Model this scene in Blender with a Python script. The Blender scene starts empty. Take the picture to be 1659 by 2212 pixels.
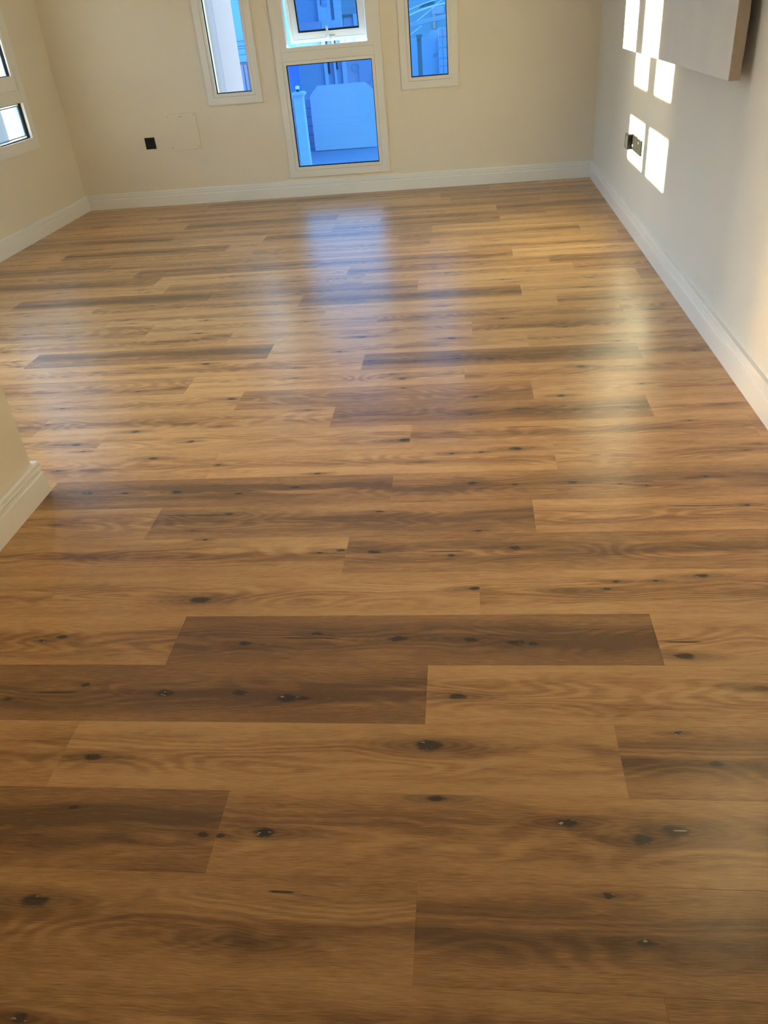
import bpy, bmesh, math, random
from mathutils import Vector, Matrix
random.seed(7)
scn = bpy.context.scene
COL = scn.collection

# ------------------------------------------------------------------ camera
W_PX, H_PX, F_PX = 1659, 2212, 1702.23
PITCH, YAW, ROLL = 0.568878, 0.135467, -0.0941305
cam = bpy.data.cameras.new('camera')
cam.sensor_fit = 'VERTICAL'
cam.sensor_height = 36.0
cam.lens = F_PX * 36.0 / H_PX
cam.clip_start, cam.clip_end = 0.02, 600
cam_o = bpy.data.objects.new('camera', cam)
COL.objects.link(cam_o)
cam_o.matrix_world = (Matrix.Translation((0, 0, 1.3504)) @ Matrix.Rotation(YAW, 4, 'Z')
                      @ Matrix.Rotation(math.pi/2 - PITCH, 4, 'X') @ Matrix.Rotation(ROLL, 4, 'Z'))
scn.camera = cam_o

# ------------------------------------------------------------------ sky, sun, exposure
SUN_TRAVEL = Vector((4.474, -0.835, -0.307)).normalized()
w = bpy.data.worlds.new('sky'); scn.world = w
w.use_nodes = True
nt = w.node_tree; nt.nodes.clear()
out = nt.nodes.new('ShaderNodeOutputWorld'); bg = nt.nodes.new('ShaderNodeBackground')
sky = nt.nodes.new('ShaderNodeTexSky')
sky.sky_type = 'NISHITA'; sky.sun_disc = False
sky.sun_elevation = math.asin(-SUN_TRAVEL.z)
sky.sun_rotation = math.atan2(-SUN_TRAVEL.x, -SUN_TRAVEL.y)
sky.air_density, sky.dust_density, sky.ozone_density = SKY_AIR, SKY_DUST, SKY_OZONE = 1.0, 0.6, 2.0
nt.links.new(sky.outputs[0], bg.inputs[0]); bg.inputs[1].default_value = 2.3
nt.links.new(bg.outputs[0], out.inputs[0])
sun = bpy.data.lights.new('sun', 'SUN'); sun.energy = 25; sun.color = (1.0, 0.77, 0.40); sun.angle = math.radians(0.53)
sun_o = bpy.data.objects.new('sun', sun); COL.objects.link(sun_o)
sun_o.rotation_euler = SUN_TRAVEL.to_track_quat('-Z', 'Y').to_euler()
vs = scn.view_settings
vs.view_transform = 'Standard'; vs.look = 'None'; vs.gamma = 1.0; vs.use_curve_mapping = False
vs.exposure = 1.84
scn.cycles.max_bounces = 8; scn.cycles.diffuse_bounces = 5; scn.cycles.glossy_bounces = 3; scn.cycles.transmission_bounces = 2; scn.cycles.use_adaptive_sampling = True; scn.cycles.adaptive_threshold = .02; scn.cycles.transparent_max_bounces = 16
scn.cycles.use_denoising = True
scn.cycles.sample_clamp_indirect = 8.0

# ------------------------------------------------------------------ room dimensions (metres)
YB, XL, XR, XN, YN = 7.261, -3.4254, 1.0489, -1.5142, 2.252   # back, left, right, near-left wall, its end
YF, H, T = -4.5, 2.75, 0.20                                    # behind the viewer, ceiling, outer wall thickness
GROUND = -3.2
PLANKS=[
(-4,0.5,-2,[(0.5,[],[]),(0.35,[],[]),(0.5,[],[])]),
(-3,0.85,-2,[(0.35,[],[]),(0.5,[],[]),(0.4,[],[])]),
(-2,0.282,-2,[(0.4,[],[]),(0.45,[],[]),(0.4,[],[])]),
(-1,1.103,-3,[(0.5,[],[]),(0.5,[(0.505,0.122,3.0),(0.924,0.063,-3.0)],[(0.971,0.153,0.03)]),(0.35,[(0.388,0.089,1.5),(0.339,0.168,1.0)],[])]),
(0,0.7,-2,[(0.25,[(0.899,0.136,1.0),(1.192,0.087,1.0)],[]),(0.5,[(0.885,0.112,2.5),(0.094,0.09,2.0),(0.434,0.174,2.0),(0.685,0.126,2.0),(0.821,0.097,2.0),(0.01,0.079,1.0)],[]),(0.5,[],[])]),
(1,0.292,-2,[(0.5,[],[]),(0.62,[(0.819,0.124,3.0),(0.074,0.08,2.0)],[]),(0.35,[(0.186,0.088,1.5),(0.13,0.169,1.0)],[])]),
(2,1.101,-3,[(0.5,[],[]),(0.2,[(0.587,0.086,2.5),(0.893,0.077,2.5),(0.772,0.091,1.7),(0.194,0.069,1.5),(0.93,0.077,1.5),(0.375,0.109,1.2)],[(0.314,0.088,0.06)]),(0.65,[(0.071,0.084,2.0),(0.751,0.116,-2.0)],[])]),
(3,0.437,-2,[(0.55,[(0.9,0.11,1.5),(0.847,0.092,1.0)],[]),(0.2,[(0.584,0.093,2.3),(0.88,0.081,2.3),(0.188,0.076,1.7),(0.767,0.092,1.7),(0.919,0.076,1.5),(0.372,0.118,1.3)],[(0.353,0.099,0.094)]),(0.6,[(0.052,0.029,2.3)],[(0.058,0.08,0.054)])]),
(4,0.01,-2,[(0.6,[],[]),(0.62,[(0.445,0.068,3.0),(1.206,0.11,1.7)],[]),(0.58,[(0.245,0.098,-2.0),(0.592,0.157,2.0),(0.366,0.142,1.0),(0.336,0.107,1.0),(0.47,0.136,1.0)],[])]),
(5,0.84,-2,[(0.5,[(0.424,0.097,-2.0),(1.205,0.114,1.5),(0.765,0.174,1.0),(1.14,0.101,1.0)],[]),(0.35,[(0.083,0.104,2.0),(0.495,0.114,1.7),(0.311,0.078,1.3)],[(0.287,0.098,0.071)]),(0.45,[],[])]),
(6,0.183,-2,[(0.52,[],[]),(0.3,[(0.242,0.14,1.3),(0.145,0.046,1.0),(0.737,0.137,1.0),(1.05,0.017,1.0)],[(0.131,0.134,0.123)]),(0.5,[(0.631,0.131,1.3)],[(0.502,0.132,0.107)])]),
(7,0.949,-4,[(0.5,[],[]),(0.5,[],[]),(0.22,[(0.147,0.108,2.0),(0.473,0.1,2.0),(0.887,0.114,1.7),(0.286,0.099,1.5),(0.698,0.074,1.5)],[(0.701,0.095,0.066)]),(0.27,[(0.592,0.097,2.0),(0.266,0.107,1.8),(1.01,0.114,1.5),(0.402,0.097,1.3),(0.817,0.071,1.3),(0.739,0.081,1.0)],[(0.814,0.097,0.043)]),(0.5,[],[])]),
(8,0.281,-4,[(0.5,[],[]),(0.5,[],[]),(0.5,[(0.972,0.156,2.0),(0.764,0.087,-1.3),(0.628,0.088,1.0)],[]),(0.55,[(1.091,0.155,2.2),(0.758,0.077,-1.3),(0.398,0.012,1.3),(0.863,0.132,1.2),(0.017,0.096,1.0),(0.969,0.135,1.0)],[]),(0.5,[],[])]),
(9,0.99,-4,[(0.5,[],[]),(0.6,[(1.123,0.106,1.8),(1.177,0.046,1.2)],[(1.034,0.108,0.064)]),(0.6,[(1.202,0.059,2.5),(0.366,0.103,1.5)],[]),(0.5,[(1.013,0.137,1.0)],[(0.428,0.135,0.097)]),(0.5,[],[])]),
(10,0.669,-4,[(0.5,[],[]),(0.4,[],[]),(0.55,[(0.431,0.02,2.0),(0.772,0.044,-1.5),(0.619,0.076,-1.5),(1.109,0.161,1.5),(0.015,0.104,1.3)],[]),(0.3,[(1.136,0.084,1.7),(0.551,0.07,1.5),(0.947,0.087,1.5),(0.73,0.109,1.0)],[(0.733,0.102,0.075)]),(0.62,[],[])]),
(11,0.244,-4,[(0.5,[],[]),(0.5,[],[]),(0.55,[(1.181,0.112,2.0),(0.435,0.073,1.3)],[]),(0.3,[(0.992,0.044,1.3),(0.693,0.158,1.0)],[(0.126,0.049,0.07)]),(0.55,[(0.107,0.023,1.8),(0.431,0.113,1.3)],[])]),
(12,1.191,-4,[(0.5,[],[]),(0.4,[(1.184,0.07,-1.5),(0.995,0.048,1.2)],[]),(0.62,[(0.907,0.124,1.5),(0.955,0.069,1.5),(0.475,0.122,1.2)],[(1.004,0.085,0.11)]),(0.58,[(0.492,0.121,2.0)],[])]),
(13,0.731,-4,[(0.5,[],[]),(0.58,[(1.167,0.1,1.0)],[]),(0.52,[(0.468,0.145,2.0),(0.236,0.125,-1.8),(0.913,0.059,1.5),(0.117,0.077,-1.3)],[]),(0.22,[(0.246,0.074,2.0),(0.576,0.07,1.8),(0.034,0.098,1.5),(0.432,0.081,1.5)],[]),(0.48,[(0.224,0.056,1.3)],[(0.243,0.069,0.035)])]),
(14,0.262,-4,[(0.5,[],[]),(0.62,[(1.121,0.101,1.5),(1.179,0.036,1.3)],[]),(0.25,[(0.376,0.103,1.0)],[]),(0.65,[(0.867,0.152,2.0),(0.343,0.037,1.3)],[]),(0.55,[(0.398,0.028,1.5)],[])]),
(15,0.008,-3,[(0.5,[],[]),(0.48,[(1.196,0.144,1.5),(0.951,0.103,-1.5),(0.031,0.06,1.3),(0.839,0.072,-1.3)],[(1.132,0.161,0.063)]),(0.62,[(0.679,0.048,2.5)],[]),(0.5,[(0.439,0.057,1.5)],[(0.557,0.07,0.116)])]),
(16,0.747,-4,[(0.5,[],[]),(0.35,[(0.498,0.125,1.0),(0.812,0.012,1.0)],[]),(0.6,[(0.292,0.02,1.8),(0.839,0.119,1.2)],[]),(0.45,[(0.631,0.023,1.5),(0.212,0.104,1.3),(0.77,0.058,-1.0),(0.978,0.096,1.0),(0.2,0.106,1.0)],[]),(0.45,[(0.143,0.059,1.5)],[])]),
(17,0.45,-4,[(0.5,[],[]),(0.5,[(0.969,0.097,1.0)],[]),(0.6,[(1.1,0.144,1.8),(0.1,0.101,1.3),(0.149,0.042,1.0),(0.57,0.034,1.0),(0.568,0.042,1.0)],[]),(0.65,[(0.631,0.074,1.3)],[]),(0.5,[(0.33,0.033,1.5)],[])]),
(18,0.277,-4,[(0.5,[],[]),(0.65,[(0.827,0.072,1.3),(0.773,0.129,1.2)],[]),(0.5,[(0.337,0.158,1.3),(0.79,0.063,1.2)],[]),(0.28,[(1.169,0.086,1.5),(0.76,0.066,1.2),(0.932,0.118,1.0)],[]),(0.6,[(0.329,0.085,1.2)],[])]),
(19,0.928,-4,[(0.5,[],[]),(0.28,[(0.032,0.064,1.3),(1.016,0.063,1.0),(0.194,0.065,1.0)],[]),(0.32,[(0.529,0.045,1.5)],[(0.627,0.073,0.111)]),(0.66,[(0.477,0.118,1.4),(0.543,0.054,1.2),(0.964,0.064,1.0)],[]),(0.35,[],[])]),
(20,0.599,-4,[(0.5,[],[]),(0.6,[(0.498,0.141,1.5),(1.036,0.106,1.0),(1.104,0.04,1.0)],[]),(0.45,[(0.794,0.12,1.8)],[]),(0.62,[(0.489,0.119,1.4),(0.544,0.062,1.0),(0.957,0.067,1.0)],[]),(0.45,[(0.049,0.09,1.0)],[])]),
(21,0.478,-4,[(0.5,[],[]),(0.3,[(0.912,0.047,1.0)],[]),(0.66,[(0.923,0.018,1.5),(0.476,0.11,1.3)],[]),(0.4,[(0.816,0.076,1.3)],[(0.919,0.093,0.089)]),(0.3,[(0.079,0.169,1.0),(0.257,0.131,1.0)],[])]),
(22,0.27,-4,[(0.5,[],[]),(0.6,[(1.176,0.154,1.3),(0.653,0.033,1.0)],[]),(0.28,[(0.863,0.062,2.0),(0.565,0.089,1.2),(0.169,0.061,1.0)],[]),(0.4,[(1.012,0.035,1.5),(0.592,0.123,1.3)],[]),(0.66,[(0.616,0.133,1.0)],[])]),
(23,1.215,-4,[(0.3,[],[]),(0.5,[(0.042,0.014,1.3)],[]),(0.62,[(0.179,0.126,1.5)],[]),(0.5,[(0.418,0.012,1.0)],[])]),
(24,0.964,-4,[(0.5,[(1.048,0.018,1.3)],[]),(0.5,[(0.028,0.012,1.0),(0.705,0.164,1.0)],[]),(0.48,[(0.176,0.028,1.3),(1.192,0.097,1.0)],[]),(0.6,[(0.43,0.038,1.3),(0.98,0.161,1.0)],[]),(0.5,[],[])]),
(25,0.743,-4,[(0.6,[(1.004,0.024,1.0)],[]),(0.3,[(0.174,0.101,1.0)],[]),(0.6,[(1.176,0.166,1.2),(0.172,0.121,1.0),(0.122,0.12,1.0)],[]),(0.42,[(0.141,0.021,1.0),(0.534,0.077,1.0)],[]),(0.6,[(0.185,0.14,1.0)],[])]),
(26,0.966,-4,[(0.5,[(0.714,0.075,1.0)],[]),(0.6,[(0.255,0.142,1.0),(0.624,0.163,1.0)],[]),(0.35,[],[]),(0.6,[(0.743,0.055,1.0)],[]),(0.5,[],[])]),
(27,0.228,-3,[(0.28,[(0.816,0.09,1.2)],[]),(0.5,[(0.275,0.136,1.0),(0.836,0.014,1.0),(0.689,0.05,1.0)],[]),(0.35,[(1.187,0.114,1.2)],[]),(0.55,[],[])]),
(28,0.566,-4,[(0.5,[],[]),(0.5,[(0.913,0.095,1.0)],[]),(0.55,[(0.446,0.174,1.0)],[]),(0.35,[],[]),(0.55,[],[])]),
(29,0.215,-3,[(0.6,[],[]),(0.25,[],[]),(0.6,[(0.7,0.124,1.2)],[]),(0.25,[(0.359,0.138,1.0)],[])]),
(30,0.554,-4,[(0.5,[],[]),(0.5,[],[]),(0.6,[],[]),(0.4,[(0.951,0.106,1.0)],[]),(0.5,[],[])]),
(31,1.081,-4,[(0.5,[(0.757,0.148,1.0)],[]),(0.45,[(0.277,0.065,1.0)],[]),(0.6,[(0.535,0.067,1.0)],[]),(0.45,[],[])]),
(32,0.996,-4,[(0.5,[(0.883,0.069,1.0)],[]),(0.5,[(1.039,0.135,1.0)],[]),(0.6,[],[]),(0.35,[(0.641,0.174,1.0)],[]),(0.5,[],[])]),
(33,0.184,-3,[(0.45,[(0.793,0.113,1.0)],[]),(0.28,[],[]),(0.4,[],[]),(0.5,[],[])]),
(34,0.62,-4,[(0.5,[],[]),(0.5,[],[]),(0.45,[],[]),(0.35,[],[]),(0.5,[],[])]),
]
# ------------------------------------------------------------------ helpers
def link(o, parent=None):
    COL.objects.link(o)
    if parent is not None: o.parent = parent
    return o
def obj(name, bm_or_me, mat=None, parent=None):
    if isinstance(bm_or_me, bmesh.types.BMesh):
        me = bpy.data.meshes.new(name); bmesh.ops.recalc_face_normals(bm_or_me, faces=bm_or_me.faces)
        bm_or_me.to_mesh(me); bm_or_me.free()
    else: me = bm_or_me
    if mat is not None: me.materials.clear(); me.materials.append(mat)
    return link(bpy.data.objects.new(name, me), parent)
def empty(name, loc=(0, 0, 0)):
    o = bpy.data.objects.new(name, None); o.location = loc; o.empty_display_size = .1
    return link(o)
def tag(o, label=None, cat=None, group=None, kind=None):
    for k_, v_ in (('label', label), ('category', cat), ('group', group), ('kind', kind)):
        if v_: o[k_] = v_
    return o
def box(bm, x0, x1, y0, y1, z0, z1, bev=0.0):
    vs_ = [bm.verts.new(p) for p in ((x0,y0,z0),(x1,y0,z0),(x1,y1,z0),(x0,y1,z0),(x0,y0,z1),(x1,y0,z1),(x1,y1,z1),(x0,y1,z1))]
    fs = [bm.faces.new([vs_[i] for i in f]) for f in ((0,3,2,1),(4,5,6,7),(0,1,5,4),(1,2,6,5),(2,3,7,6),(3,0,4,7))]
    if bev > 0:
        es = list({e for f in fs for e in f.edges})
        bmesh.ops.bevel(bm, geom=es, offset=bev, segments=2, affect='EDGES', profile=.5)
    return bm
def B(x0, x1, y0, y1, z0, z1, bev=0.0): return box(bmesh.new(), x0, x1, y0, y1, z0, z1, bev)
def bar(bm, p, q, wd, th, up=(0, 0, 1)):
    p, q = Vector(p), Vector(q); d = (q-p).normalized(); s = d.cross(Vector(up)).normalized(); u = s.cross(d)
    r = []
    for c in (p, q):
        r.append([bm.verts.new(c + s*a*wd/2 + u*b*th/2) for a, b in ((-1,-1),(1,-1),(1,1),(-1,1))])
    for i in range(4): bm.faces.new((r[0][i], r[0][(i+1) % 4], r[1][(i+1) % 4], r[1][i]))
    bm.faces.new(r[0][::-1]); bm.faces.new(r[1]); return bm
def tube(bm, pts, r, n=8, up=(0, 1, 0)):
    rings = []
    for i, p in enumerate(pts):
        p = Vector(p); a = Vector(pts[max(i-1, 0)]); b = Vector(pts[min(i+1, len(pts)-1)])
        d = (b-a).normalized(); s = d.cross(Vector(up)).normalized(); u = s.cross(d)
        rings.append([bm.verts.new(p + s*math.cos(2*math.pi*k/n)*r + u*math.sin(2*math.pi*k/n)*r) for k in range(n)])
    for a, b in zip(rings, rings[1:]):
        for k in range(n): bm.faces.new((a[k], a[(k+1) % n], b[(k+1) % n], b[k]))
    bm.faces.new(rings[0][::-1]); bm.faces.new(rings[-1]); return bm
def prism(bm, poly, y0, y1):     # polygon in x,z pushed along y
    a = [bm.verts.new((x, y0, z)) for x, z in poly]; b = [bm.verts.new((x, y1, z)) for x, z in poly]
    n = len(poly)
    bm.faces.new(a); bm.faces.new(b[::-1])
    for i in range(n): bm.faces.new((a[i], b[i], b[(i+1) % n], a[(i+1) % n]))
    return bm

# ------------------------------------------------------------------ materials
class NT:
    def __init__(s, name):
        s.m = bpy.data.materials.new(name); s.m.use_nodes = True
        s.t = s.m.node_tree; s.t.nodes.clear()
        s.o = s.t.nodes.new('ShaderNodeOutputMaterial')
    def n(s, typ, **kw):
        x = s.t.nodes.new(typ)
        for k, v_ in kw.items(): setattr(x, k, v_)
        return x
    def set(s, sock, val):
        if isinstance(val, bpy.types.NodeSocket): s.t.links.new(val, sock)
        else: sock.default_value = val
    def m_(s, op, a, b=0.0, c=0.0, clamp=False):
        x = s.n('ShaderNodeMath', operation=op, use_clamp=clamp)
        s.set(x.inputs[0], a); s.set(x.inputs[1], b); s.set(x.inputs[2], c); return x.outputs[0]
    def mr(s, v_, a, b, c=0.0, d=1.0, smooth=True):
        x = s.n('ShaderNodeMapRange', interpolation_type='SMOOTHSTEP' if smooth else 'LINEAR')
        for i, q in enumerate((v_, a, b, c, d)): s.set(x.inputs[i], q)
        return x.outputs[0]
    def xyz(s, x, y, z):
        q = s.n('ShaderNodeCombineXYZ'); s.set(q.inputs[0], x); s.set(q.inputs[1], y); s.set(q.inputs[2], z); return q.outputs[0]
    def noise(s, vec, scale=1.0, detail=2.0, rough=.5, dist=0.0):
        q = s.n('ShaderNodeTexNoise'); s.set(q.inputs['Vector'], vec)
        q.inputs['Scale'].default_value = scale; q.inputs['Detail'].default_value = detail
        q.inputs['Roughness'].default_value = rough; q.inputs['Distortion'].default_value = dist
        return q.outputs[0]
    def mix(s, f, a, b, blend='MIX'):
        q = s.n('ShaderNodeMix', data_type='RGBA', blend_type=blend)
        s.set(q.inputs[0], f); s.set(q.inputs[6], a); s.set(q.inputs[7], b); return q.outputs[2]
    def bsdf(s, col, rough=.5, spec=.5, bump=None, bump_d=.001, metal=0.0):
        p = s.n('ShaderNodeBsdfPrincipled')
        s.set(p.inputs['Base Color'], col); s.set(p.inputs['Roughness'], rough); s.set(p.inputs['Specular IOR Level'], spec)
        s.set(p.inputs['Metallic'], metal)
        if hasattr(s, 'coat'): p.inputs['Coat Weight'].default_value, p.inputs['Coat Roughness'].default_value = s.coat
        if bump is not None:
            b = s.n('ShaderNodeBump'); b.inputs['Distance'].default_value = bump_d; b.inputs['Strength'].default_value = 1
            s.set(b.inputs['Height'], bump); s.t.links.new(b.outputs[0], p.inputs['Normal'])
        s.t.links.new(p.outputs[0], s.o.inputs[0]); return s.m
def paint(name, col, rough=.6, spec=.35, mottle=.03, scale=6, fine=180, bump=.0004):
    k = NT(name); g = k.n('ShaderNodeNewGeometry').outputs['Position']
    a = k.noise(g, scale, 3); b = k.noise(g, fine, 2)
    c4 = (*col, 1); dk = tuple(x*(1-mottle*2) for x in col) + (1,)
    return k.bsdf(k.mix(a, dk, c4), rough, spec, b, bump)
M = {}
M['wall'] = paint('wall_paint', (.815, .725, .60), .62, .3, .02, 3, 260, .0003)
M['wallr'] = paint('off_white_wall_paint', (.745, .735, .70), .6, .3, .02, 3, 260, .0003)
M['ceiling'] = paint('ceiling_paint', (.86, .84, .79), .8, .2)
M['trim'] = paint('white_trim', (.84, .825, .80), .38, .45, .012, 5, 60, .0001)
M['frame'] = paint('window_profile', (.82, .79, .74), .42, .45, .012, 6, 90, .0001)
M['sash'] = paint('sash_profile', (.86, .83, .80), .4, .45, .012, 6, 90, .0001)
M['gasket'] = paint('black_rubber', (.004, .004, .007), .6, .2)
M['black'] = paint('black_plastic', (.008, .007, .007), .4, .3, .02, 20, 300, .0001)
M['grey'] = paint('grey_plastic', (.30, .29, .27), .4, .4)
M['board'] = paint('plasterboard', (.80, .795, .78), .7, .3, .05, 7, 120, .0006)
M['edge'] = paint('raw_board_edge', (.58, .50, .42), .85, .2, .12, 30, 240, .002)
M['timber'] = paint('timber_batten', (.35, .24, .14), .8, .2, .1, 20, 120)
M['steelw'] = paint('white_steel', (.46, .52, .58), .45, .4, .02, 1, 20, .0005)
M['villa'] = paint('pale_blue_render', (.26, .40, .58), .8, .2, .03, .8, 30, .002)
M['blue'] = paint('blue_render', (.05, .155, .62), .8, .2, .03, .8, 30, .002)
M['villaw'] = paint('white_render', (.42, .54, .66), .8, .2, .03, .8, 30, .002)
M['lav'] = paint('lavender_render', (.40, .42, .58), .8, .2, .05, 1.2, 30, .002)
M['teal'] = paint('grey_green_render', (.24, .36, .44), .8, .2, .04, .8, 30, .002)
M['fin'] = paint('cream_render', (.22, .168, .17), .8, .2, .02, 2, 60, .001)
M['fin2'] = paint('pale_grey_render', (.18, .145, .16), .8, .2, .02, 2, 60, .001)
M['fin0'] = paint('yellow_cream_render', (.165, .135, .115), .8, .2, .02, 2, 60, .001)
M['dglass'] = paint('dark_window_glass', (.05, .09, .20), .12, .6, .1, 2, 4, 0)
M['dframe'] = paint('dark_metal', (.02, .025, .07), .4, .4)
M['tan'] = paint('tan_stone', (.55, .42, .33), .8, .2, .08, 2, 40)
M['stone'] = paint('weathered_stone', (.15, .20, .23), .8, .2, .1, 3, 50)
M['ground'] = paint('pale_paving', (.32, .37, .44), .8, .2, .06, .4, 20)
M['lamp'] = paint('opal_lamp_glass', (.85, .9, .92), .3, .4)

def glass(name, tint):
    k = NT(name)
    tr = k.n('ShaderNodeBsdfTransparent'); tr.inputs[0].default_value = (*tint, 1)
    gl = k.n('ShaderNodeBsdfGlossy'); gl.inputs[1].default_value = .0; gl.inputs[0].default_value = (1, 1, 1, 1)
    fr = k.n('ShaderNodeFresnel'); fr.inputs[0].default_value = 1.45
    mx = k.n('ShaderNodeMixShader'); k.t.links.new(k.m_('MULTIPLY', fr.outputs[0], .6), mx.inputs[0])
    k.t.links.new(tr.outputs[0], mx.inputs[1]); k.t.links.new(gl.outputs[0], mx.inputs[2])
    k.t.links.new(mx.outputs[0], k.o.inputs[0]); return k.m
M['glass'] = glass('blue_tinted_glass', (.265, .405, .53))
M['glassl'] = glass('pale_blue_glass', (.66, .74, .82))
M['glassc'] = glass('clear_glass', (.90, .92, .93))
M['glassd'] = glass('faint_blue_glass', (.84, .87, .89))

def plank_material():
    k = NT('oak_plank')
    at = lambda nm: k.n('ShaderNodeAttribute', attribute_type='GEOMETRY', attribute_name=nm)
    def vec(nm):
        s = k.n('ShaderNodeSeparateXYZ'); k.t.links.new(at(nm).outputs['Vector'], s.inputs[0]); return s.outputs
    U, V, S = vec('plank_uv')
    tone, hue, _ = vec('plank_tone')
    W0 = k.noise(k.xyz(k.m_('MULTIPLY', U, 3.5), k.m_('MULTIPLY', V, 9.0), S), 1, 2)
    Vw = k.m_('ADD', V, k.m_('MULTIPLY', k.m_('SUBTRACT', W0, .5), .035))
    # broad bands along the board
    band = k.noise(k.xyz(k.m_('MULTIPLY', U, 1.1), k.m_('MULTIPLY', Vw, 20.0), S), 1, 2, .55)
    patch = k.noise(k.xyz(k.m_('MULTIPLY', U, 5.0), k.m_('MULTIPLY', Vw, 14.0), k.m_('ADD', S, 11.3)), 1, 2, .6)
    centre = k.mr(k.m_('ABSOLUTE', k.m_('SUBTRACT', Vw, .095)), .0, .075, 1.0, 0.0)
    centre = k.m_('MULTIPLY', centre, k.mr(band, .35, .62))
    # grain
    g1 = k.noise(k.xyz(k.m_('MULTIPLY', U, 9.0), k.m_('MULTIPLY', Vw, 330.0), S), 1, 3, .6)
    g2 = k.noise(k.xyz(k.m_('MULTIPLY', U, 30.0), k.m_('MULTIPLY', Vw, 560.0), S), 1, 2, .5)
    lvl = k.noise(k.xyz(k.m_('MULTIPLY', U, 1.7), k.m_('MULTIPLY', Vw, 8.5), k.m_('ADD', S, 3.1)), 1, 1.5, .45)
    fr = k.m_('FRACT', k.m_('MULTIPLY', lvl, 17.0))
    ring = k.mr(k.m_('ABSOLUTE', k.m_('SUBTRACT', fr, .5)), .10, .42)
    cmask = k.mr(k.m_('ABSOLUTE', k.m_('SUBTRACT', Vw, .092)), .02, .075, 1.0, .12)
    ringm = k.m_('MULTIPLY', k.m_('SUBTRACT', 1.0, ring), cmask)
    # knots, smears and splits given board by board
    kn_w = k.noise(k.xyz(k.m_('MULTIPLY', U, 55.0), k.m_('MULTIPLY', V, 85.0), S), 1, 3, .65)
    core = halo = smear = krings = None
    for i in range(6):
        ku, kv, kr = vec('knot%d' % i)
        du = k.m_('SUBTRACT', U, ku); dv = k.m_('SUBTRACT', Vw, kv)
        ar = k.m_('ABSOLUTE', kr)
        dd = k.m_('SQRT', k.m_('ADD', k.m_('POWER', k.m_('MULTIPLY', du, .48), 2.0), k.m_('POWER', dv, 2.0)))
        dd = k.m_('ADD', dd, k.m_('MULTIPLY', k.m_('SUBTRACT', kn_w, .5), .013))
        c = k.m_('SUBTRACT', 1.0, k.mr(k.m_('DIVIDE', dd, k.m_('MAXIMUM', ar, 1e-4)), .45, 1.0))
        pos = k.m_('GREATER_THAN', kr, .0005)
        neg = k.m_('LESS_THAN', kr, -.0005)
        hd = k.m_('SQRT', k.m_('ADD', k.m_('POWER', k.m_('MULTIPLY', du, .17), 2.0), k.m_('POWER', dv, 2.0)))
        h = k.m_('SUBTRACT', 1.0, k.mr(k.m_('DIVIDE', hd, k.m_('MAXIMUM', ar, 1e-4)), .3, 2.1))
        any_ = k.m_('ADD', pos, neg)
        rg = k.m_('MULTIPLY', k.m_('MULTIPLY', k.m_('SINE', k.m_('ADD', k.m_('MULTIPLY', hd, 1100.0), k.m_('MULTIPLY', W0, 14.0))), h), any_)
        krings = rg if krings is None else k.m_('ADD', krings, rg)
        c_ = k.m_('MULTIPLY', c, pos); h_ = k.m_('MULTIPLY', h, any_); s_ = k.m_('MULTIPLY', c, neg)
        core = c_ if core is None else k.m_('MAXIMUM', core, c_)
        halo = h_ if halo is None else k.m_('MAXIMUM', halo, h_)
        smear = s_ if smear is None else k.m_('MAXIMUM', smear, s_)
    crack = None
    for i in range(2):
        cu, cv, cl = vec('split%d' % i)
        a = k.mr(k.m_('DIVIDE', k.m_('ABSOLUTE', k.m_('SUBTRACT', U, cu)), k.m_('MAXIMUM', cl, 1e-4)), .5, 1.0, 1.0, 0.0)
        wob = k.m_('MULTIPLY', k.m_('SUBTRACT', W0, .5), .02)
        b = k.mr(k.m_('ABSOLUTE', k.m_('SUBTRACT', k.m_('ADD', V, wob), cv)), .0008, .0034, 1.0, 0.0)
        c = k.m_('MULTIPLY', k.m_('MULTIPLY', a, b), k.m_('GREATER_THAN', cl, .001))
        crack = c if crack is None else k.m_('MAXIMUM', crack, c)
    # colour
    t = k.m_('ADD', k.m_('ADD', .125, k.m_('MULTIPLY', tone, .78)), k.m_('MULTIPLY', k.m_('SUBTRACT', band, .5), -.55))
    t = k.m_('ADD', t, k.m_('MULTIPLY', k.m_('SUBTRACT', patch, .5), .30))
    t = k.m_('ADD', t, k.m_('MULTIPLY', k.m_('SUBTRACT', g1, .5), .30))
    t = k.m_('ADD', t, k.m_('MULTIPLY', k.m_('SUBTRACT', g2, .5), .55))
    t = k.m_('ADD', t, k.m_('MULTIPLY', krings, .10))
    t = k.m_('ADD', t, k.m_('MULTIPLY', ringm, -.16))
    t = k.m_('SUBTRACT', t, k.m_('MULTIPLY', centre, k.m_('MAXIMUM', k.m_('SUBTRACT', .42, k.m_('MULTIPLY', tone, .6)), .08)))
    rp = k.n('ShaderNodeValToRGB'); k.t.links.new(t, rp.inputs[0])
    el = rp.color_ramp.elements
    el[0].position = -.0; el[0].color = (.165, .078, .027, 1)
    el[1].position = 1.0; el[1].color = (.72, .45, .215, 1)
    for p_, c_ in ((.28, (.345, .172, .062, 1)), (.5, (.565, .31, .122, 1)), (.72, (.72, .44, .19, 1))):
        e = el.new(p_); e.color = c_
    col = rp.outputs[0]
    col = k.mix(k.m_('MULTIPLY', hue, .35), col, (.27, .17, .105, 1))           # greyer boards
    col = k.mix(k.mr(g2, .63, .74, 0, .22), col, (.50, .37, .23, 1))              # limed pores
    col = k.mix(k.m_('MULTIPLY', k.mr(patch, .60, .80), .25), col, (.20, .075, .022, 1))  # reddish mineral patches
    col = k.mix(k.m_('MULTIPLY', halo, .58), col, (.13, .062, .026, 1))
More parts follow.
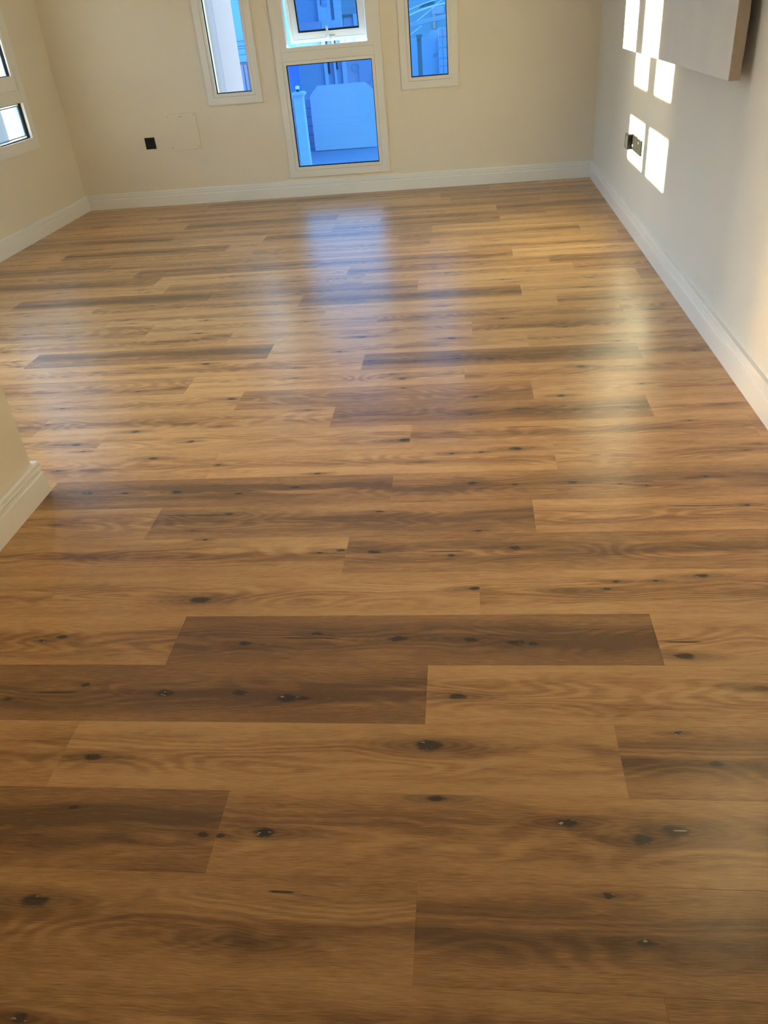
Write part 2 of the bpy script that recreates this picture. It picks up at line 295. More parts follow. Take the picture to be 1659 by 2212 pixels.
    col = k.mix(k.m_('MULTIPLY', smear, .5), col, (.14, .058, .02, 1))
    col = k.mix(k.m_('MULTIPLY', core, .9), col, (.030, .018, .011, 1))
    speck = k.m_('MULTIPLY', core, k.mr(k.noise(k.xyz(k.m_('MULTIPLY', U, 45.0), k.m_('MULTIPLY', V, 160.0), S), 1, 1), .66, .70))
    col = k.mix(k.m_('MULTIPLY', speck, .8), col, (.62, .55, .45, 1))
    col = k.mix(k.m_('MULTIPLY', crack, .9), col, (.012, .008, .006, 1))
    rough = k.mr(g1, .2, .8, .25, .35, False)
    k.coat = (.3, .5)
    return k.bsdf(col, rough, .45, k.noise(k.xyz(k.m_('MULTIPLY', U, 12.0), k.m_('MULTIPLY', V, 380.0), S), 1, 1), .00014)
M['plank'] = plank_material()
M['subfloor'] = paint('plank_joint', (.26, .14, .06), .8, .1)

# ------------------------------------------------------------------ floor: slab and every plank
B0, PW, PL = 0.84541, 0.185982, 1.22
slab = bmesh.new()
box(slab, XL-.05, XR+.05, YN-.12, YB+.05, -.12, -.0045); box(slab, XN-.05, XR+.05, YF-.1, YN-.12, -.12, -.0045)
floor = obj('floor', slab, M['subfloor']); tag(floor, 'oak plank floor running across the whole room', kind='structure')
def plank(x0, x1, y0, y1, u0, v0, tone, hue, knots, cracks, seed):
    g = .00004; e = .0003
    a, b, c, d = x0+g, x1-g, y0+g, y1-g
    P = [(a,c,-.005),(b,c,-.005),(b,d,-.005),(a,d,-.005),(a,c,-e),(b,c,-e),(b,d,-e),(a,d,-e),(a+e,c+e,0),(b-e,c+e,0),(b-e,d-e,0),(a+e,d-e,0)]
    F = [(8,9,10,11)] + [(i, (i+1) % 4, (i+1) % 4+4, i+4) for i in range(4)] + [(i+4, (i+1) % 4+4, (i+1) % 4+8, i+8) for i in range(4)]
    me = bpy.data.meshes.new('plank'); me.from_pydata(P, [], F)
    def at(nm, vals):
        q = me.attributes.new(nm, 'FLOAT_VECTOR', 'POINT'); q.data.foreach_set('vector', [t for v_ in vals for t in v_])
    n = len(P)
    at('plank_uv', [(p[0]-x0+u0, p[1]-y0+v0, seed) for p in P])
    at('plank_tone', [(tone, hue, 0)]*n)
    for i in range(6):
        kk = knots[i] if i < len(knots) else (9, 9, 0)
        at('knot%d' % i, [(kk[0], kk[1], kk[2]*.0062)]*n)
    for i in range(2):
        cc = cracks[i] if i < len(cracks) else (9, 9, 0)
        at('split%d' % i, [cc]*n)
    return obj('plank', me, M['plank'], floor)
for k_, off_, m0_, row_ in PLANKS:
    y0 = B0 + k_*PW; y1 = y0 + PW
    lo = XL if y1 > YN + .02 else XN
    for i_, (tone_, kn_, cr_) in enumerate(row_):
        X0 = off_ + (m0_+i_)*PL; X1 = X0 + PL
        x0, x1 = max(X0, lo), min(X1, XR)
        if x1 - x0 < .01: continue
        if not kn_:
            kn_ = [(random.uniform(.1, 1.1), random.uniform(.04, .15), random.choice((1, 1.2, 1.5, -1.5))) for _ in range(random.choice((1, 2, 3)))]
        hue_ = max(0, .45-tone_)*1.0 + random.uniform(0, .25)
        plank(x0, x1, y0, min(y1, YB), x0-X0, 0, tone_ + random.uniform(-.02, .02), hue_, kn_, cr_, random.uniform(0, 60))

# ------------------------------------------------------------------ walls
def holed_wall(bm, axis, a0, a1, z0, z1, inner, outer, holes):
    """wall in the plane axis=const: a runs along it, holes are (a0,a1,z0,z1)"""
    A = sorted({a0, a1, *[h[0] for h in holes], *[h[1] for h in holes]}); Z = sorted({z0, z1, *[h[2] for h in holes], *[h[3] for h in holes]})
    P = (lambda a, z, d: (a, d, z)) if axis == 'y' else (lambda a, z, d: (d, a, z))
    def solid(i, j):
        if i < 0 or j < 0 or i >= len(A)-1 or j >= len(Z)-1: return False
        ca, cz = (A[i]+A[i+1])/2, (Z[j]+Z[j+1])/2
        return not any(h[0] < ca < h[1] and h[2] < cz < h[3] for h in holes)
    q = lambda *ps: bm.faces.new([bm.verts.new(p) for p in ps])
    for i in range(len(A)-1):
        for j in range(len(Z)-1):
            if not solid(i, j): continue
            l, r, b, t = A[i], A[i+1], Z[j], Z[j+1]
            for d in (inner, outer): q(P(l,b,d), P(r,b,d), P(r,t,d), P(l,t,d))
            if not solid(i-1, j): q(P(l,b,inner), P(l,t,inner), P(l,t,outer), P(l,b,outer))
            if not solid(i+1, j): q(P(r,b,inner), P(r,t,inner), P(r,t,outer), P(r,b,outer))
            if not solid(i, j-1): q(P(l,b,inner), P(r,b,inner), P(r,b,outer), P(l,b,outer))
            if not solid(i, j+1): q(P(l,t,inner), P(r,t,inner), P(r,t,outer), P(l,t,outer))
    bmesh.ops.remove_doubles(bm, verts=bm.verts, dist=1e-5)
    return bm
ZT = 2.10                                   # head of the windows
FW = .083                                   # width of the frame flange on the wall
WIN = {1: (-2.142, -1.674, .760, ZT), 2: (-1.528, -.656, .153, ZT), 3: (-.515, -.050, .763, ZT)}
hole = lambda w_: (w_[0]+.05, w_[1]-.05, w_[2]+.05, w_[3]-.05)
tag(obj('wall_back', holed_wall(bmesh.new(), 'y', XL-T, XR+T, -.12, H, YB, YB+T, [hole(w_) for w_ in WIN.values()]), M['wall']), 'warm white back wall with three tall windows', kind='structure')
W4 = (5.375, 6.672, .612, ZT); W5 = (2.62, 4.12, .02, 2.55)
tag(obj('wall_left', holed_wall(bmesh.new(), 'x', YN-.3, YB, -.12, H, XL, XL-T, [hole(W4), hole(W5)]), M['wall']), 'cream left wall with a window at its far end', kind='structure')
tag(obj('wall_right', B(XR, XR+T, YF, YB, -.12, H), M['wallr']), 'off-white right wall with sun patches', kind='structure')
tag(obj('wall_near', B(XL-T, XN, YF, YN, -.12, H), M['wall']), 'cream wall end jutting in beside the viewer', kind='structure')
tag(obj('wall_front', B(XL-T, XR+T, YF-T, YF, -.12, H), M['wall']), 'wall behind the viewer', kind='structure')
tag(obj('ceiling', B(XL-T, XR+T, YF-T, YB+T, H, H+.2), M['ceiling']), 'flat white ceiling', kind='structure')

# ------------------------------------------------------------------ baseboards
PROFILE = [(0, 0), (.0235, 0), (.0235, .080), (.0215, .0835), (.0185, .0845), (.0185, .094), (.0215, .098), (.0215, .104), (.0195, .106), (.0195, .120), (.0165, .127), (0, .127)]
def baseboard(bm, p, q, n, ea, eb):
    """p->q along the wall, n into the room; ea/eb: -1 inner mitre, +1 outer mitre, 0 square"""
    p, q, n = Vector(p), Vector(q), Vector(n); d = (q-p).normalized()
    a = [bm.verts.new(p + n*t - d*t*ea + Vector((0,0,z))) for t, z in PROFILE]
    b = [bm.verts.new(q + n*t + d*t*eb + Vector((0,0,z))) for t, z in PROFILE]
    m = len(PROFILE)
    for i in range(m): bm.faces.new((a[i], a[(i+1) % m], b[(i+1) % m], b[i]))
    bm.faces.new(a); bm.faces.new(b[::-1]); return bm
def base_obj(name, label, *runs):
    bm = bmesh.new()
    for r in runs: baseboard(bm, *r)
    return tag(obj(name, bm, M['trim']), label, kind='structure')
base_obj('baseboard_back', 'white moulded baseboard under the back windows', ((XL, YB, 0), (XR, YB, 0), (0, -1, 0), -1, -1))
base_obj('baseboard_left', 'white moulded baseboard along the left wall', ((XL, W5[1], 0), (XL, YB, 0), (1, 0, 0), 0, -1))
base_obj('baseboard_right', 'white moulded baseboard along the right wall', ((XR, YF, 0), (XR, YB, 0), (-1, 0, 0), -1, -1))
base_obj('baseboard_near', 'white moulded baseboard round the end of the near wall', ((XN, YF, 0), (XN, YN, 0), (1, 0, 0), -1, 1), ((XN, YN, 0), (XL, YN, 0), (0, 1, 0), 1, -1))

# ------------------------------------------------------------------ windows
class Fr:
    """local frame of a window: a along the wall, d out of the room, z up"""
    def __init__(s, axis, c, sgn): s.axis, s.c, s.sgn = axis, c, sgn
    def box(s, bm, a0, a1, d0, d1, z0, z1, bev=0.0):
        e0, e1 = sorted((s.c+s.sgn*d0, s.c+s.sgn*d1))
        return box(bm, a0, a1, e0, e1, z0, z1, bev) if s.axis == 'y' else box(bm, e0, e1, a0, a1, z0, z1, bev)
    def pt(s, a, d, z): return (a, s.c+s.sgn*d, z) if s.axis == 'y' else (s.c+s.sgn*d, a, z)
    def ring(s, bm, o, i, d0, d1):
        """mitred rectangular ring between outer o and inner i rectangles (a0,a1,z0,z1)"""
        def cs(r, d): return [bm.verts.new(s.pt(a, d, z)) for a, z in ((r[0],r[2]),(r[1],r[2]),(r[1],r[3]),(r[0],r[3]))]
        L = [cs(o, d0), cs(i, d0), cs(i, d1), cs(o, d1)]
        for p in range(4):
            A_, B_ = L[p], L[(p+1) % 4]
            for e in range(4): bm.faces.new((A_[e], A_[(e+1) % 4], B_[(e+1) % 4], B_[e]))
        return bm
inset = lambda r, t: (r[0]+t, r[1]-t, r[2]+t, r[3]-t)
def frame_rail(f, o, i, bead=.026):
    bm = bmesh.new()
    f.ring(bm, o, inset(o, .005), -.012, .0)               # soft outer lip against the wall
    f.ring(bm, inset(o, .003), (i[0]-bead, i[1]+bead, i[2]-bead, i[3]+bead), -.015, .08)
    f.ring(bm, (i[0]-bead+.0015, i[1]+bead-.0015, i[2]-bead+.0015, i[3]+bead-.0015), i, -.012, .08)  # glazing bead, a little lower
    return bm
def glazing(f, r, d, glass_m, parent, gk=.0065):
    obj('gasket', f.ring(bmesh.new(), r, inset(r, gk), d-.004, d+.016), M['gasket'], parent)
    p = bmesh.new(); f.box(p, r[0]+.003, r[1]-.003, d+.004, d+.008, r[2]+.003, r[3]-.003)
    return obj('pane', p, glass_m, parent)
def simple_window(n, f, w_, glass_m, label):
    root = obj('window_%d' % n, frame_rail(f, w_, inset(w_, FW)), M['frame']); tag(root, label, kind='structure')
    glazing(f, inset(w_, FW), .012, glass_m, root); return root
fb = Fr('y', YB, 1); fl = Fr('x', XL, -1)
simple_window(1, fb, WIN[1], M['glassd'], 'narrow fixed window left of the central window')
simple_window(3, fb, WIN[3], M['glass'], 'narrow fixed window right of the central window')
def awning(root, f, op, opening, glass_m, handle=True):
    """top-hung sash, its foot pushed out of the opening op"""
    s = obj('sash', f.ring(f.ring(bmesh.new(), inset(op, .003), inset(op, .030), .004, .05), inset(op, .0315), inset(op, .078), .006, .046), M['sash'], root)
    parts = [s]
    parts.append(obj('gasket', f.ring(bmesh.new(), inset(op, .078), inset(op, .086), .012, .04), M['gasket'], s))
    p = bmesh.new(); f.box(p, op[0]+.08, op[1]-.08, .022, .026, op[2]+.08, op[3]-.08); parts.append(obj('pane', p, glass_m, s))
    if handle:
        h = bmesh.new(); cx = (op[0]+op[1])/2
        f.box(h, cx-.026, cx+.052, -.006, .006, op[2]+.020, op[2]+.042, .003)          # rose
        f.box(h, cx-.012, cx+.012, -.034, -.004, op[2]+.018, op[2]+.044, .004)
        bar(h, f.pt(cx, -.032, op[2]+.024), f.pt(cx-.006, -.050, op[2]+.125), .017, .012, (0, 1, 0) if f.axis == 'y' else (1, 0, 0))
        parts.append(obj('handle', h, M['trim'], s))
    ang = math.atan2(opening, op[3]-op[2])
    ax = 'X' if f.axis == 'y' else 'Y'
    piv = Vector(f.pt(0, .02, op[3]))
    R_ = Matrix.Translation(piv) @ Matrix.Rotation((ang if f.axis == 'y' else ang)*(1), 4, ax) @ Matrix.Translation(-piv)
    for o in parts: o.data.transform(R_)
    return s
# central window: fixed light below, open awning sash above
w2 = WIN[2]; low = (-1.4465, -.7435, .2365, 1.006); op2 = (-1.423, -.766, 1.127, ZT-.075)
bm = bmesh.new()
fb.ring(bm, w2, inset(w2, .005), -.012, 0)
fb.box(bm, w2[0]+.003, low[0]-.026, -.015, .08, w2[2]+.003, w2[3]-.003); fb.box(bm, low[1]+.026, w2[1]-.003, -.015, .08, w2[2]+.003, w2[3]-.003)
fb.box(bm, low[0]-.026, low[1]+.026, -.015, .08, w2[2]+.003, low[2]-.026); fb.box(bm, low[0]-.026, low[1]+.026, -.015, .08, op2[3], w2[3]-.003)
fb.ring(bm, (low[0]-.0245, low[1]+.0245, low[2]-.0245, low[3]+.024), low, -.012, .08)
fb.ring(bm, (low[0]-.027, low[1]+.027, op2[2]-.029, op2[3]+.001), op2, -.012, .08)
win2 = tag(obj('window_2', bm, M['frame']), 'tall central window with an open top sash reaching down to the baseboard', kind='structure')
bm = bmesh.new(); fb.box(bm, low[0]-.0255, low[1]+.0255, -.0145, .08, low[3]+.0255, op2[2]-.030); 
obj('transom', bm, M['frame'], win2)
glazing(fb, low, .012, M['glass'], win2)
awning(win2, fb, op2, .185, M['glass'])
# left wall window: two bays, fixed lights below sashes kept shut, rails sized to crop the sun patches
ymid0, ymid1 = 5.97, 6.08
bays = [(W4[0]+FW, ymid0), (ymid1, W4[1]-FW)]
zl0, zl1, zu0 = W4[2]+FW, .945, 1.03
bm = bmesh.new()
fl.ring(bm, W4, inset(W4, .005), -.012, 0)
fl.ring(bm, inset(W4, .003), inset(W4, FW), -.015, .08)
fl.box(bm, ymid0, ymid1, -.0145, .08, W4[2]+FW, W4[3]-FW)
win4 = tag(obj('window_4', bm, M['frame']), 'left wall window with two bays and closed top sashes', kind='structure')
for a0, a1 in bays:
    bm = bmesh.new(); fl.box(bm, a0, a1, -.014, .08, zl1, zu0); obj('transom', bm, M['frame'], win4)
    g_ = (a0, a1, zl0, zl1)
    glazing(fl, g_, .012, M['glassl'], win4)
    obj('gasket', fl.ring(bmesh.new(), inset(g_, .018), inset(g_, .0235), .022, .03), M['gasket'], win4)
    o_ = (a0+.001, a1-.001, zu0+.001, W4[3]-FW-.001); i_ = (a0+.04, a1-.04, zu0+.098, W4[3]-FW-.06)
    s_ = obj('sash', fl.ring(bmesh.new(), o_, i_, -.006, .05), M['sash'], win4)
    obj('gasket', fl.ring(bmesh.new(), i_, inset(i_, .005), .008, .03), M['gasket'], s_)
    p_ = bmesh.new(); fl.box(p_, i_[0]+.003, i_[1]-.003, .02, .024, i_[2]+.003, i_[3]-.003); obj('pane', p_, M['glassl'], s_)
    if a0 > 6: bq = bmesh.new(); fl.box(bq, 6.41, 6.424, .012, .032, i_[2]-.004, i_[3]+.004); obj('shadow_bar', bq, M['sash'], s_)  # bar added to throw a thin dark line across the sun patch
# balcony doors further along the left wall
bm = bmesh.new()
fl.ring(bm, W5, inset(W5, .005), -.012, 0); fl.ring(bm, inset(W5, .003), inset(W5, FW), -.015, .08)
yc = (W5[0]+W5[1])/2; fl.box(bm, yc-.05, yc+.05, -.014, .08, W5[2]+FW, W5[3]-FW)
win5 = tag(obj('window_5', bm, M['frame']), 'wide glazed balcony opening behind the near wall', kind='structure')
for a0, a1 in ((W5[0]+FW, yc-.05), (yc+.05, W5[1]-FW)): glazing(fl, (a0, a1, W5[2]+FW, W5[3]-FW), .02, M['glassc'], win5)

# ------------------------------------------------------------------ fittings on the walls
def plate(bm, f_, a0, a1, z0, z1, th, bev=.003): return f_.box(bm, a0, a1, -th, 0, z0, z1, bev)
o = tag(obj('wall_plate', plate(bmesh.new(), fb, -2.7625, -2.6735, .4665, .5575, .009), M['black']), 'square black wall plate low on the back wall, left of the access cover', 'wall plate')
bm = bmesh.new(); fb.box(bm, -2.752, -2.684, -.0105, -.008, .477, .547, .001); obj('insert', bm, M['black'], o)
def rounded(bm, f_, a0, a1, z0, z1, r, d0, d1):
    P = []
    for cx, cz, s0 in ((a1-r, z1-r, 0), (a0+r, z1-r, 90), (a0+r, z0+r, 180), (a1-r, z0+r, 270)):
        for i in range(6):
            t = math.radians(s0 + 18*i); P.append((cx+r*math.cos(t), cz+r*math.sin(t)))
    A_ = [bm.verts.new(f_.pt(x, d0, z)) for x, z in P]; e = .0015
    ca, cz = (a0+a1)/2, (z0+z1)/2
    B_ = [bm.verts.new(f_.pt(x-math.copysign(e, x-ca), d1, z-math.copysign(e, z-cz))) for x, z in P]
    bm.faces.new(B_)
    for i in range(len(P)): bm.faces.new((A_[i], A_[(i+1) % len(P)], B_[(i+1) % len(P)], B_[i]))
    return bm
acc = tag(obj('access_cover', rounded(bmesh.new(), fb, -2.542, -2.271, .444, .724, .018, 0, -.008), M['wall']), 'painted rectangular access cover on the back wall beside the left window', 'access cover')
for a, z in ((-2.522, .466), (-2.290, .462), (-2.522, .704), (-2.290, .704)):
    bm = bmesh.new(); fb.box(bm, a-.0035, a+.0035, -.0088, -.0075, z-.0035, z+.0035, .0008); obj('screw', bm, M['grey'], acc)
bm = bmesh.new(); fb.box(bm, -2.426, -2.388, -.0086, -.0075, .699, .7025); obj('slot', bm, M['grey'], acc)
fr_ = Fr('x', XR, 1)
# (on the right wall, d<0 is into the room)
o = tag(obj('socket_plate', plate(bmesh.new(), fr_, 5.284, 5.430, .462, .547, .010), M['black']), 'wide black socket plate on the right wall, nearest of the three black fittings', 'socket', 'black fittings on the right wall')
bm = bmesh.new(); fr_.box(bm, 5.293, 5.421, -.012, -.009, .470, .539, .001); obj('face_insert', bm, M['black'], o)
for y_ in (5.325, 5.39):
    for dy, dz, a, b in ((0, .016, .003, .008), (-.011, -.008, .006, .003), (.011, -.008, .006, .003)):
        bm = bmesh.new(); fr_.box(bm, y_+dy-a/2, y_+dy+a/2, -.0124, -.0118, .503+dz-b/2, .503+dz+b/2); obj('pin_hole', bm, M['gasket'], o)
bm = bmesh.new(); fr_.box(bm, 5.345, 5.352, -.0135, -.0115, .522, .534, .0008); obj('indicator', bm, M['grey'], o)
o = tag(obj('socket_plate', plate(bmesh.new(), fr_, 5.444, 5.548, .462, .549, .010), M['black']), 'square black socket plate on the right wall between the wide plate and the plugged adapter', 'socket', 'black fittings on the right wall')
bm = bmesh.new(); fr_.box(bm, 5.452, 5.540, -.012, -.009, .470, .541, .001); obj('face_insert', bm, M['black'], o)
bm = bmesh.new(); fr_.box(bm, 5.512, 5.524, -.016, -.011, .484, .497, .002); obj('indicator', bm, M['trim'], o)
o = tag(obj('plug_adapter', plate(bmesh.new(), fr_, 5.556, 5.640, .462, .550, .042, .005), M['black']), 'thick black adapter on the right wall, farthest and most proud of the three black fittings', 'adapter', 'black fittings on the right wall')
bm = bmesh.new(); fr_.box(bm, 5.566, 5.630, -.0445, -.040, .472, .540, .003); obj('face_insert', bm, M['black'], o)

# plasterboard panel standing off the right wall
XP0, XP1, PZ0, PZ1, PY0, PY1 = XR-.082, XR-.040, 1.015, 2.35, 3.412, 5.725
pan = tag(obj('wall_panel', B(XP0, XP1, PY0+.003, PY1, PZ0, PZ1, .0015), M['board']), 'white plasterboard panel held off the right wall above the sockets', 'wall panel')
bm = bmesh.new()
n_ = 60; rnd = random.Random(3); prev = None
for i in range(n_+1):
    z = PZ0 + (PZ1-PZ0)*i/n_; j = rnd.uniform(-.0015, .003) if i not in (0, n_) else 0
    v2 = [bm.verts.new(p) for p in ((XP0+.001, PY0+.0035, z), (XP0+.0015, PY0+rnd.uniform(0, .002), z), (XP1+j, PY0+rnd.uniform(0, .003), z), (XP1+j, PY0+.02, z))]
    if prev:
        for a in range(3): bm.faces.new((prev[a], prev[a+1], v2[a+1], v2[a]))
    prev = v2
obj('cut_edge', bm, M['edge'], pan)
for y_ in (3.75, 4.55, 5.45): obj('batten', B(XP1, XR, y_, y_+.05, PZ0+.06, PZ1-.05), M['timber'], pan)

# ------------------------------------------------------------------ outside
tag(obj('ground', B(-120, 60, YB+T+.02, 220, GROUND-.2, GROUND), M['ground']), 'pale paved street below the windows', kind='structure')
tag(obj('ground', B(-220, XL-T-.02, -150, YB+T+.02, GROUND-.2, GROUND), M['ground']), 'pale paved yard below the left windows', kind='structure')
obj_h = B(XL-T, XR+T+2, YF-T-2, YB+T, GROUND, -.12)
tag(obj('wall_lower', obj_h, M['villaw']), 'lower storey of the house below the room', kind='structure')
# rendered fin beside the narrow left window
fin = tag(obj('facade_fin', B(-2.45, -2.15, 7.905, 8.560, GROUND, 3.0), M['fin']), 'pale rendered fin outside the narrow left window', 'facade fin')
obj('groove', B(-2.45, -2.151, 7.748, 7.905, GROUND, 3.0), M['fin2'], fin)
obj('return_strip', B(-2.45, -2.15, YB+T+.005, 7.748, GROUND, 3.0), M['fin0'], fin)
# boundary wall across the street: pillar, block wall, steel gate
pl_ = tag(obj('gate_pillar', B(-4.90, -4.625, 25, 25.30, GROUND, -.66, .004), M['villaw']), 'pale capped gate pillar left of the white steel gate', 'pillar')
bm = bmesh.new()
box(bm, -4.92, -4.605, 24.98, 25.32, -.66, -.61); box(bm, -4.945, -4.58, 24.955, 25.345, -.61, -.585)
prism(bm, [(-4.965, -.585), (-4.555, -.585), (-4.555, -.560), (-4.62, -.515), (-4.90, -.515), (-4.965, -.560)], 24.935, 25.365)
obj('cap', bm, M['villaw'], pl_)
lp = tag(obj('pillar_lamp', B(-4.80, -4.725, 25.11, 25.19, -.515, -.45, .004), M['dframe']), 'small lantern on the gate pillar cap', 'lamp')
obj('lamp_head', B(-4.815, -4.71, 25.10, 25.20, -.45, -.365, .006), M['lamp'], lp)
bw = tag(obj('block_wall', B(-7.02, -2.9, 34.05, 34.25, GROUND, -1.44), M['lav']), 'grey block wall behind the gate pillar', 'wall')
mb = B(-.31, .31, -.06, .06, -.152, .152, .006).copy(); me_b = bpy.data.meshes.new('block'); mb.to_mesh(me_b); me_b.materials.append(M['lav'])
for r_ in range(6):
    for c_ in range(6):
        x_ = -6.69 + c_*.63 + (r_ % 2)*.0
        if -5.85 < x_ - .31 and x_ + .31 < -3.4 : continue
        b = bpy.data.objects.new('block', me_b); b.location = (x_, 33.995, -1.60-.316*r_ ); link(b, bw)
gate = empty('steel_gate', (-4.63, 33, GROUND)); tag(gate, 'big white chamfered steel gate behind the pillar', 'gate')
def part_world(o, root):
    o.parent = root; o.matrix_parent_inverse = Matrix.Translation(root.location).inverted(); return o
part_world(obj('upper_sheet', prism(bmesh.new(), [(-5.84, -2.10), (-5.82, -1.28), (-5.49, -.955), (-3.70, -.955), (-3.42, -1.22), (-3.42, -2.10)], 33, 33.06), M['steelw']), gate)
part_world(obj('lower_sheet', B(-5.84, -3.42, 33.008, 33.06, -3.17, -2.1005), M['steelw']), gate)
# villa behind the gate
vi = tag(obj('villa', B(-14, -5.50, 42, 50, GROUND, 7), M['villa']), 'pale blue villa behind the white gate', 'house')
obj('pilaster', B(-6.56, -5.98, 41.8, 42, 1.0, 7), M['villaw'], vi)
obj('pilaster', B(-5.83, -5.52, 41.8, 42, 1.0, 7), M['villaw'], vi)
obj('window_recess', B(-6.37, -6.10, 41.78, 41.84, 1.54, 4.5), M['villa'], vi)
obj('window_jamb', B(-6.395, -6.37, 41.77, 41.84, 1.60, 4.5), M['dframe'], vi)
obj('ledge', B(-7.6, -6.45, 41.6, 42, .30, 1.0), M['lav'], vi)
obj('ledge', B(-6.44, -5.52, 41.62, 42, .30, 1.0), M['villaw'], vi)
for a, b in ((-6.55, -6.39), (-6.09, -5.99), (-5.70, -5.53)): obj('mullion', B(a, b, 41.85, 42, GROUND, .30), M['villaw'], vi)
for a, b, z_ in ((-6.39, -6.30, -1.12), (-5.99, -5.92, -.97)): obj('window_slot', B(a, b, 41.93, 42, z_, .30), M['dframe'], vi)
sv = tag(obj('side_house', B(-5.50, -4.0, 42.3, 50, GROUND, 7), M['lav']), 'lavender house wall right of the villa columns', 'house')
obj('upper_wall', B(-5.50, -4.0, 42.1, 42.3, 1.16, 7), M['teal'], sv)
obj('lintel', B(-5.49, -5.02, 42.05, 42.3, 1.09, 1.16), M['stone'], sv)
obj('door', B(-5.49, -5.02, 42.2, 42.3, -.4, 1.09), M['lav'], sv)
obj('door_pier', B(-5.02, -4.0, 42.1, 42.3, -.4, 1.16), M['villaw'], sv)
bm = bmesh.new(); tube(bm, [(-5.11+.16*math.cos(t*math.pi/12), 42.25, -.98+.16*math.sin(t*math.pi/12)) for t in range(25)], .02, 6); coil = tag(obj('hose_coil', bm, M['villa']), 'round hose coil hung on the lavender house wall', 'hose')
bm = bmesh.new(); tube(bm, [(-4.98, 42.27, -1.06), (-4.98, 42.27, -1.62), (-4.44, 42.27, -1.62), (-4.40, 42.27, -1.25)], .014, 6); obj('hose_tail', bm, M['villa'], coil)
# house seen past the fin
lh = tag(obj('far_villa', B(-12, -7.05, 30, 38, GROUND, 6.5), M['blue']), 'blue villa wall seen past the fin in the narrow left window', 'house')
for z_, h_ in ((.76, .03), (.62, .04), (.545, .03), (.37, .02), (.15, .04)): obj('string_course', B(-12, -7.05, 29.95, 30, z_, z_+h_), M['blue'], lh)
gd = obj('garage_opening', B(-7.62, -7.22, 29.93, 30.02, -.72, .13), M['dframe'], lh)
for a, b in ((-7.515, -7.43), (-7.385, -7.30)): obj('door_panel', B(a, b, 29.91, 29.95, -.70, .06), M['dglass'], gd)
# things in the narrow right window
p2 = tag(obj('gate_pillar', B(-3.10, -2.81, 60, 60.3, GROUND, -.66, .004), M['stone']), 'dark weathered pillar with a flared cap in the right window', 'pillar')
obj('cap', prism(bmesh.new(), [(-3.10, -.66), (-2.81, -.66), (-2.80, -.56), (-2.72, -.40), (-3.17, -.40), (-3.09, -.56)], 59.93, 60.37), M['stone'], p2)
yw = tag(obj('yard_wall', prism(bmesh.new(), [(-4.4, GROUND), (-1.83, GROUND), (-1.83, -.345), (-2.30, -.345), (-2.62, -.66), (-2.66, -.74), (-4.4, -.78)], 64, 64.25), M['villa']), 'blue stepped yard wall behind the dark pillar', 'wall')
cur = bpy.data.curves.new('sign_text', 'FONT'); cur.body = 'C1'; cur.size = .26; cur.extrude = .004
to = bpy.data.objects.new('painted_mark', cur); COL.objects.link(to)
dg = bpy.context.evaluated_depsgraph_get(); tme = bpy.data.meshes.new_from_object(to.evaluated_get(dg)); bpy.data.objects.remove(to)
tme.transform(Matrix.Translation((-2.20, 63.99, -1.93)) @ Matrix.Rotation(math.pi/2, 4, 'X')); obj('painted_mark', tme, M['stone'], yw)
bs = tag(obj('block_store', B(-1.82, -.6, 63.6, 64.4, GROUND, -.245), M['lav']), 'pale block stack at the right edge of the right window', 'wall')
for z0_, z1_ in ((-.73, -.28), (-1.38, -.80), (-2.02, -1.46), (-2.5, -2.1), (-3.15, -2.58)):
    for x0_, x1_ in ((-1.80, -1.50), (-1.48, -1.10), (-1.08, -.62)): obj('block', B(x0_, x1_, 63.54, 63.62, z0_, z1_, .01), M['villa'] if z0_ < -.75 else M['lav'], bs)
fh = tag(obj('street_house', B(-4.6, 6, 78, 86, GROUND, 4.2), M['teal']), 'grey green house behind the canopy in the right window', 'house')
obj('curtained_window', B(-2.66, -1.64, 77.9, 78, .45, .97), M['lav'], fh)
obj('wall_post', B(-2.61, -2.40, 77.85, 78, -.57, .44), M['tan'], fh)
obj('dark_window', B(-2.62, -2.30, 77.9, 78, 1.50, 2.2), M['dglass'], fh)
can = empty('carport_canopy', (-1.0, 45, GROUND)); tag(can, 'white arched steel carport canopy in the right window', 'canopy')
arch = lambda pts, dz=0: [(x, 45, z+dz) for x, z in pts]
A1 = [(-3.5, .55), (-2.63, .88), (-2.3, .975), (-1.98, 1.06), (-1.40, 1.17), (-.83, 1.24), (0, 1.30), (1.5, 1.28)]
A2 = [(-3.5, .27), (-2.63, .41), (-2.0, .50), (-1.42, .57), (-.855, .635), (0, .70), (1.5, .70)]
A0 = [(-3.5, .82), (-2.43, 1.16), (-1.95, 1.285), (-1.5, 1.38), (-.8, 1.46), (1.5, 1.5)]
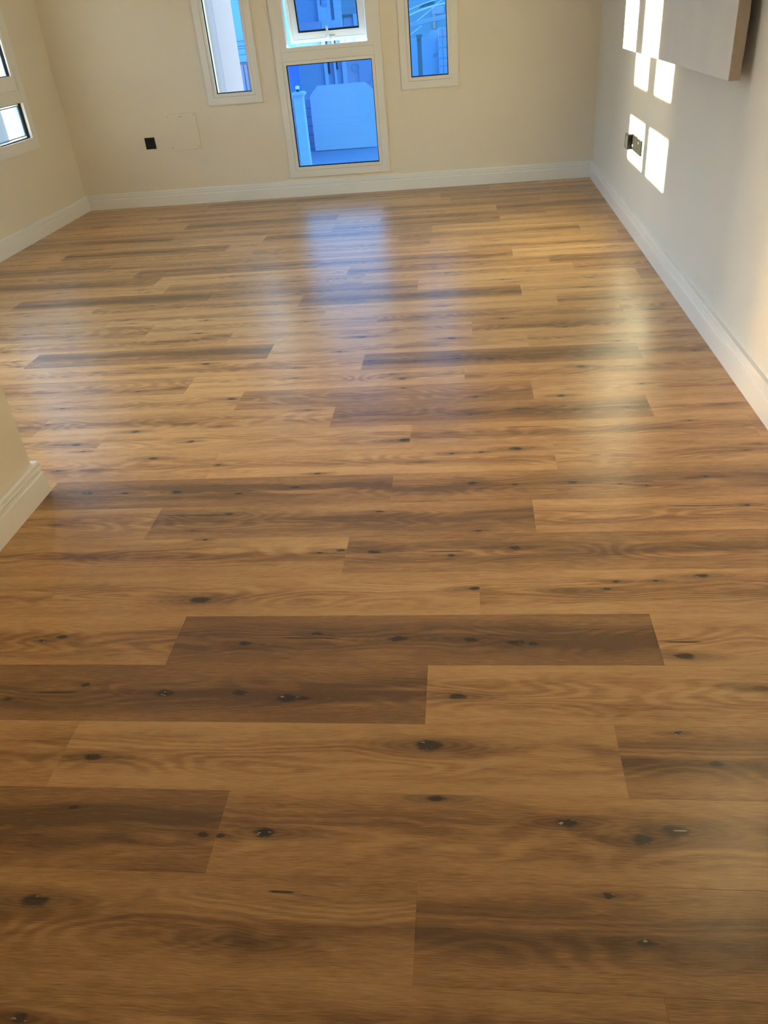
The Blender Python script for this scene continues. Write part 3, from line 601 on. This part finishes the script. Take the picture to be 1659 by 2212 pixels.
M['steel2'] = paint('bright_white_steel', (.93, .95, .95), .4, .4)
for pts, r in ((A1, .034), (A0, .02)): part_world(obj('arch_beam', tube(bmesh.new(), arch(pts), r, 8), M['steel2']), can)
part_world(obj('arch_beam', tube(bmesh.new(), arch(A2), .042, 8), M['steelw']), can)
bm = bmesh.new()
for (xa, za), (xb, zb) in zip(A2, A2[1:]):
    prism(bm, [(xa, za+.055), (xb, zb+.055), (xb, zb+.155), (xa, za+.155)], 45.0, 45.06)
part_world(obj('edge_flange', bm, M['steelw']), can)
for p, q, r in (((-2.36, .56), (-1.37, 1.15), .02), ((-3.1, -.2), (-2.05, .40), .02), ((-1.35, 1.2), (-.9, 1.44), .016)):
    part_world(obj('strut', tube(bmesh.new(), [(p[0], 45.1, p[1]), (q[0], 45.1, q[1])], r, 6), M['steel2']), can)
for x_ in (-3.5, 1.5): part_world(obj('post', B(x_-.06, x_+.06, 44.95, 45.07, GROUND, .8), M['steelw']), can)
part_world(obj('roof_sheet', prism(bmesh.new(), [(-2.25, 1.10), (-1.5, 1.22), (-1.38, 1.34), (-1.7, 1.33), (-2.1, 1.22)], 46.5, 46.55), M['stone']), can)
# left side: unseen blocks added to shade the left windows, and a tan pier
nb = tag(obj('sky_blocker', B(-46, -40, -30, 8.7, GROUND, 12), M['tan']), 'unseen tan block added to the west to cut low sky light', kind='structure')
obj('low_sun_blocker', B(-52, -40, 8.7, 11.0, GROUND, 4.10), M['tan'], nb); obj('tall_sun_blocker', B(-46, -40, 11.0, 12.05, GROUND, 6.4), M['tan'], nb)  # added blocks: the low one crops the sun, the tall one stops it
tag(obj('sky_blocker', B(-43, -40, 14.3, 45, GROUND, 10), M['tan']), 'second unseen tan block added further north to cut low sky light', kind='structure')
tp = tag(obj('stone_pier', B(-22.6, -21.6, 38.5, 39.5, GROUND, 3.5), M['tan']), 'tan stone pier seen through the left wall window', 'pier')
obj('pier_cap', B(-22.75, -21.45, 38.35, 39.65, 3.5, 3.75), M['tan'], tp)
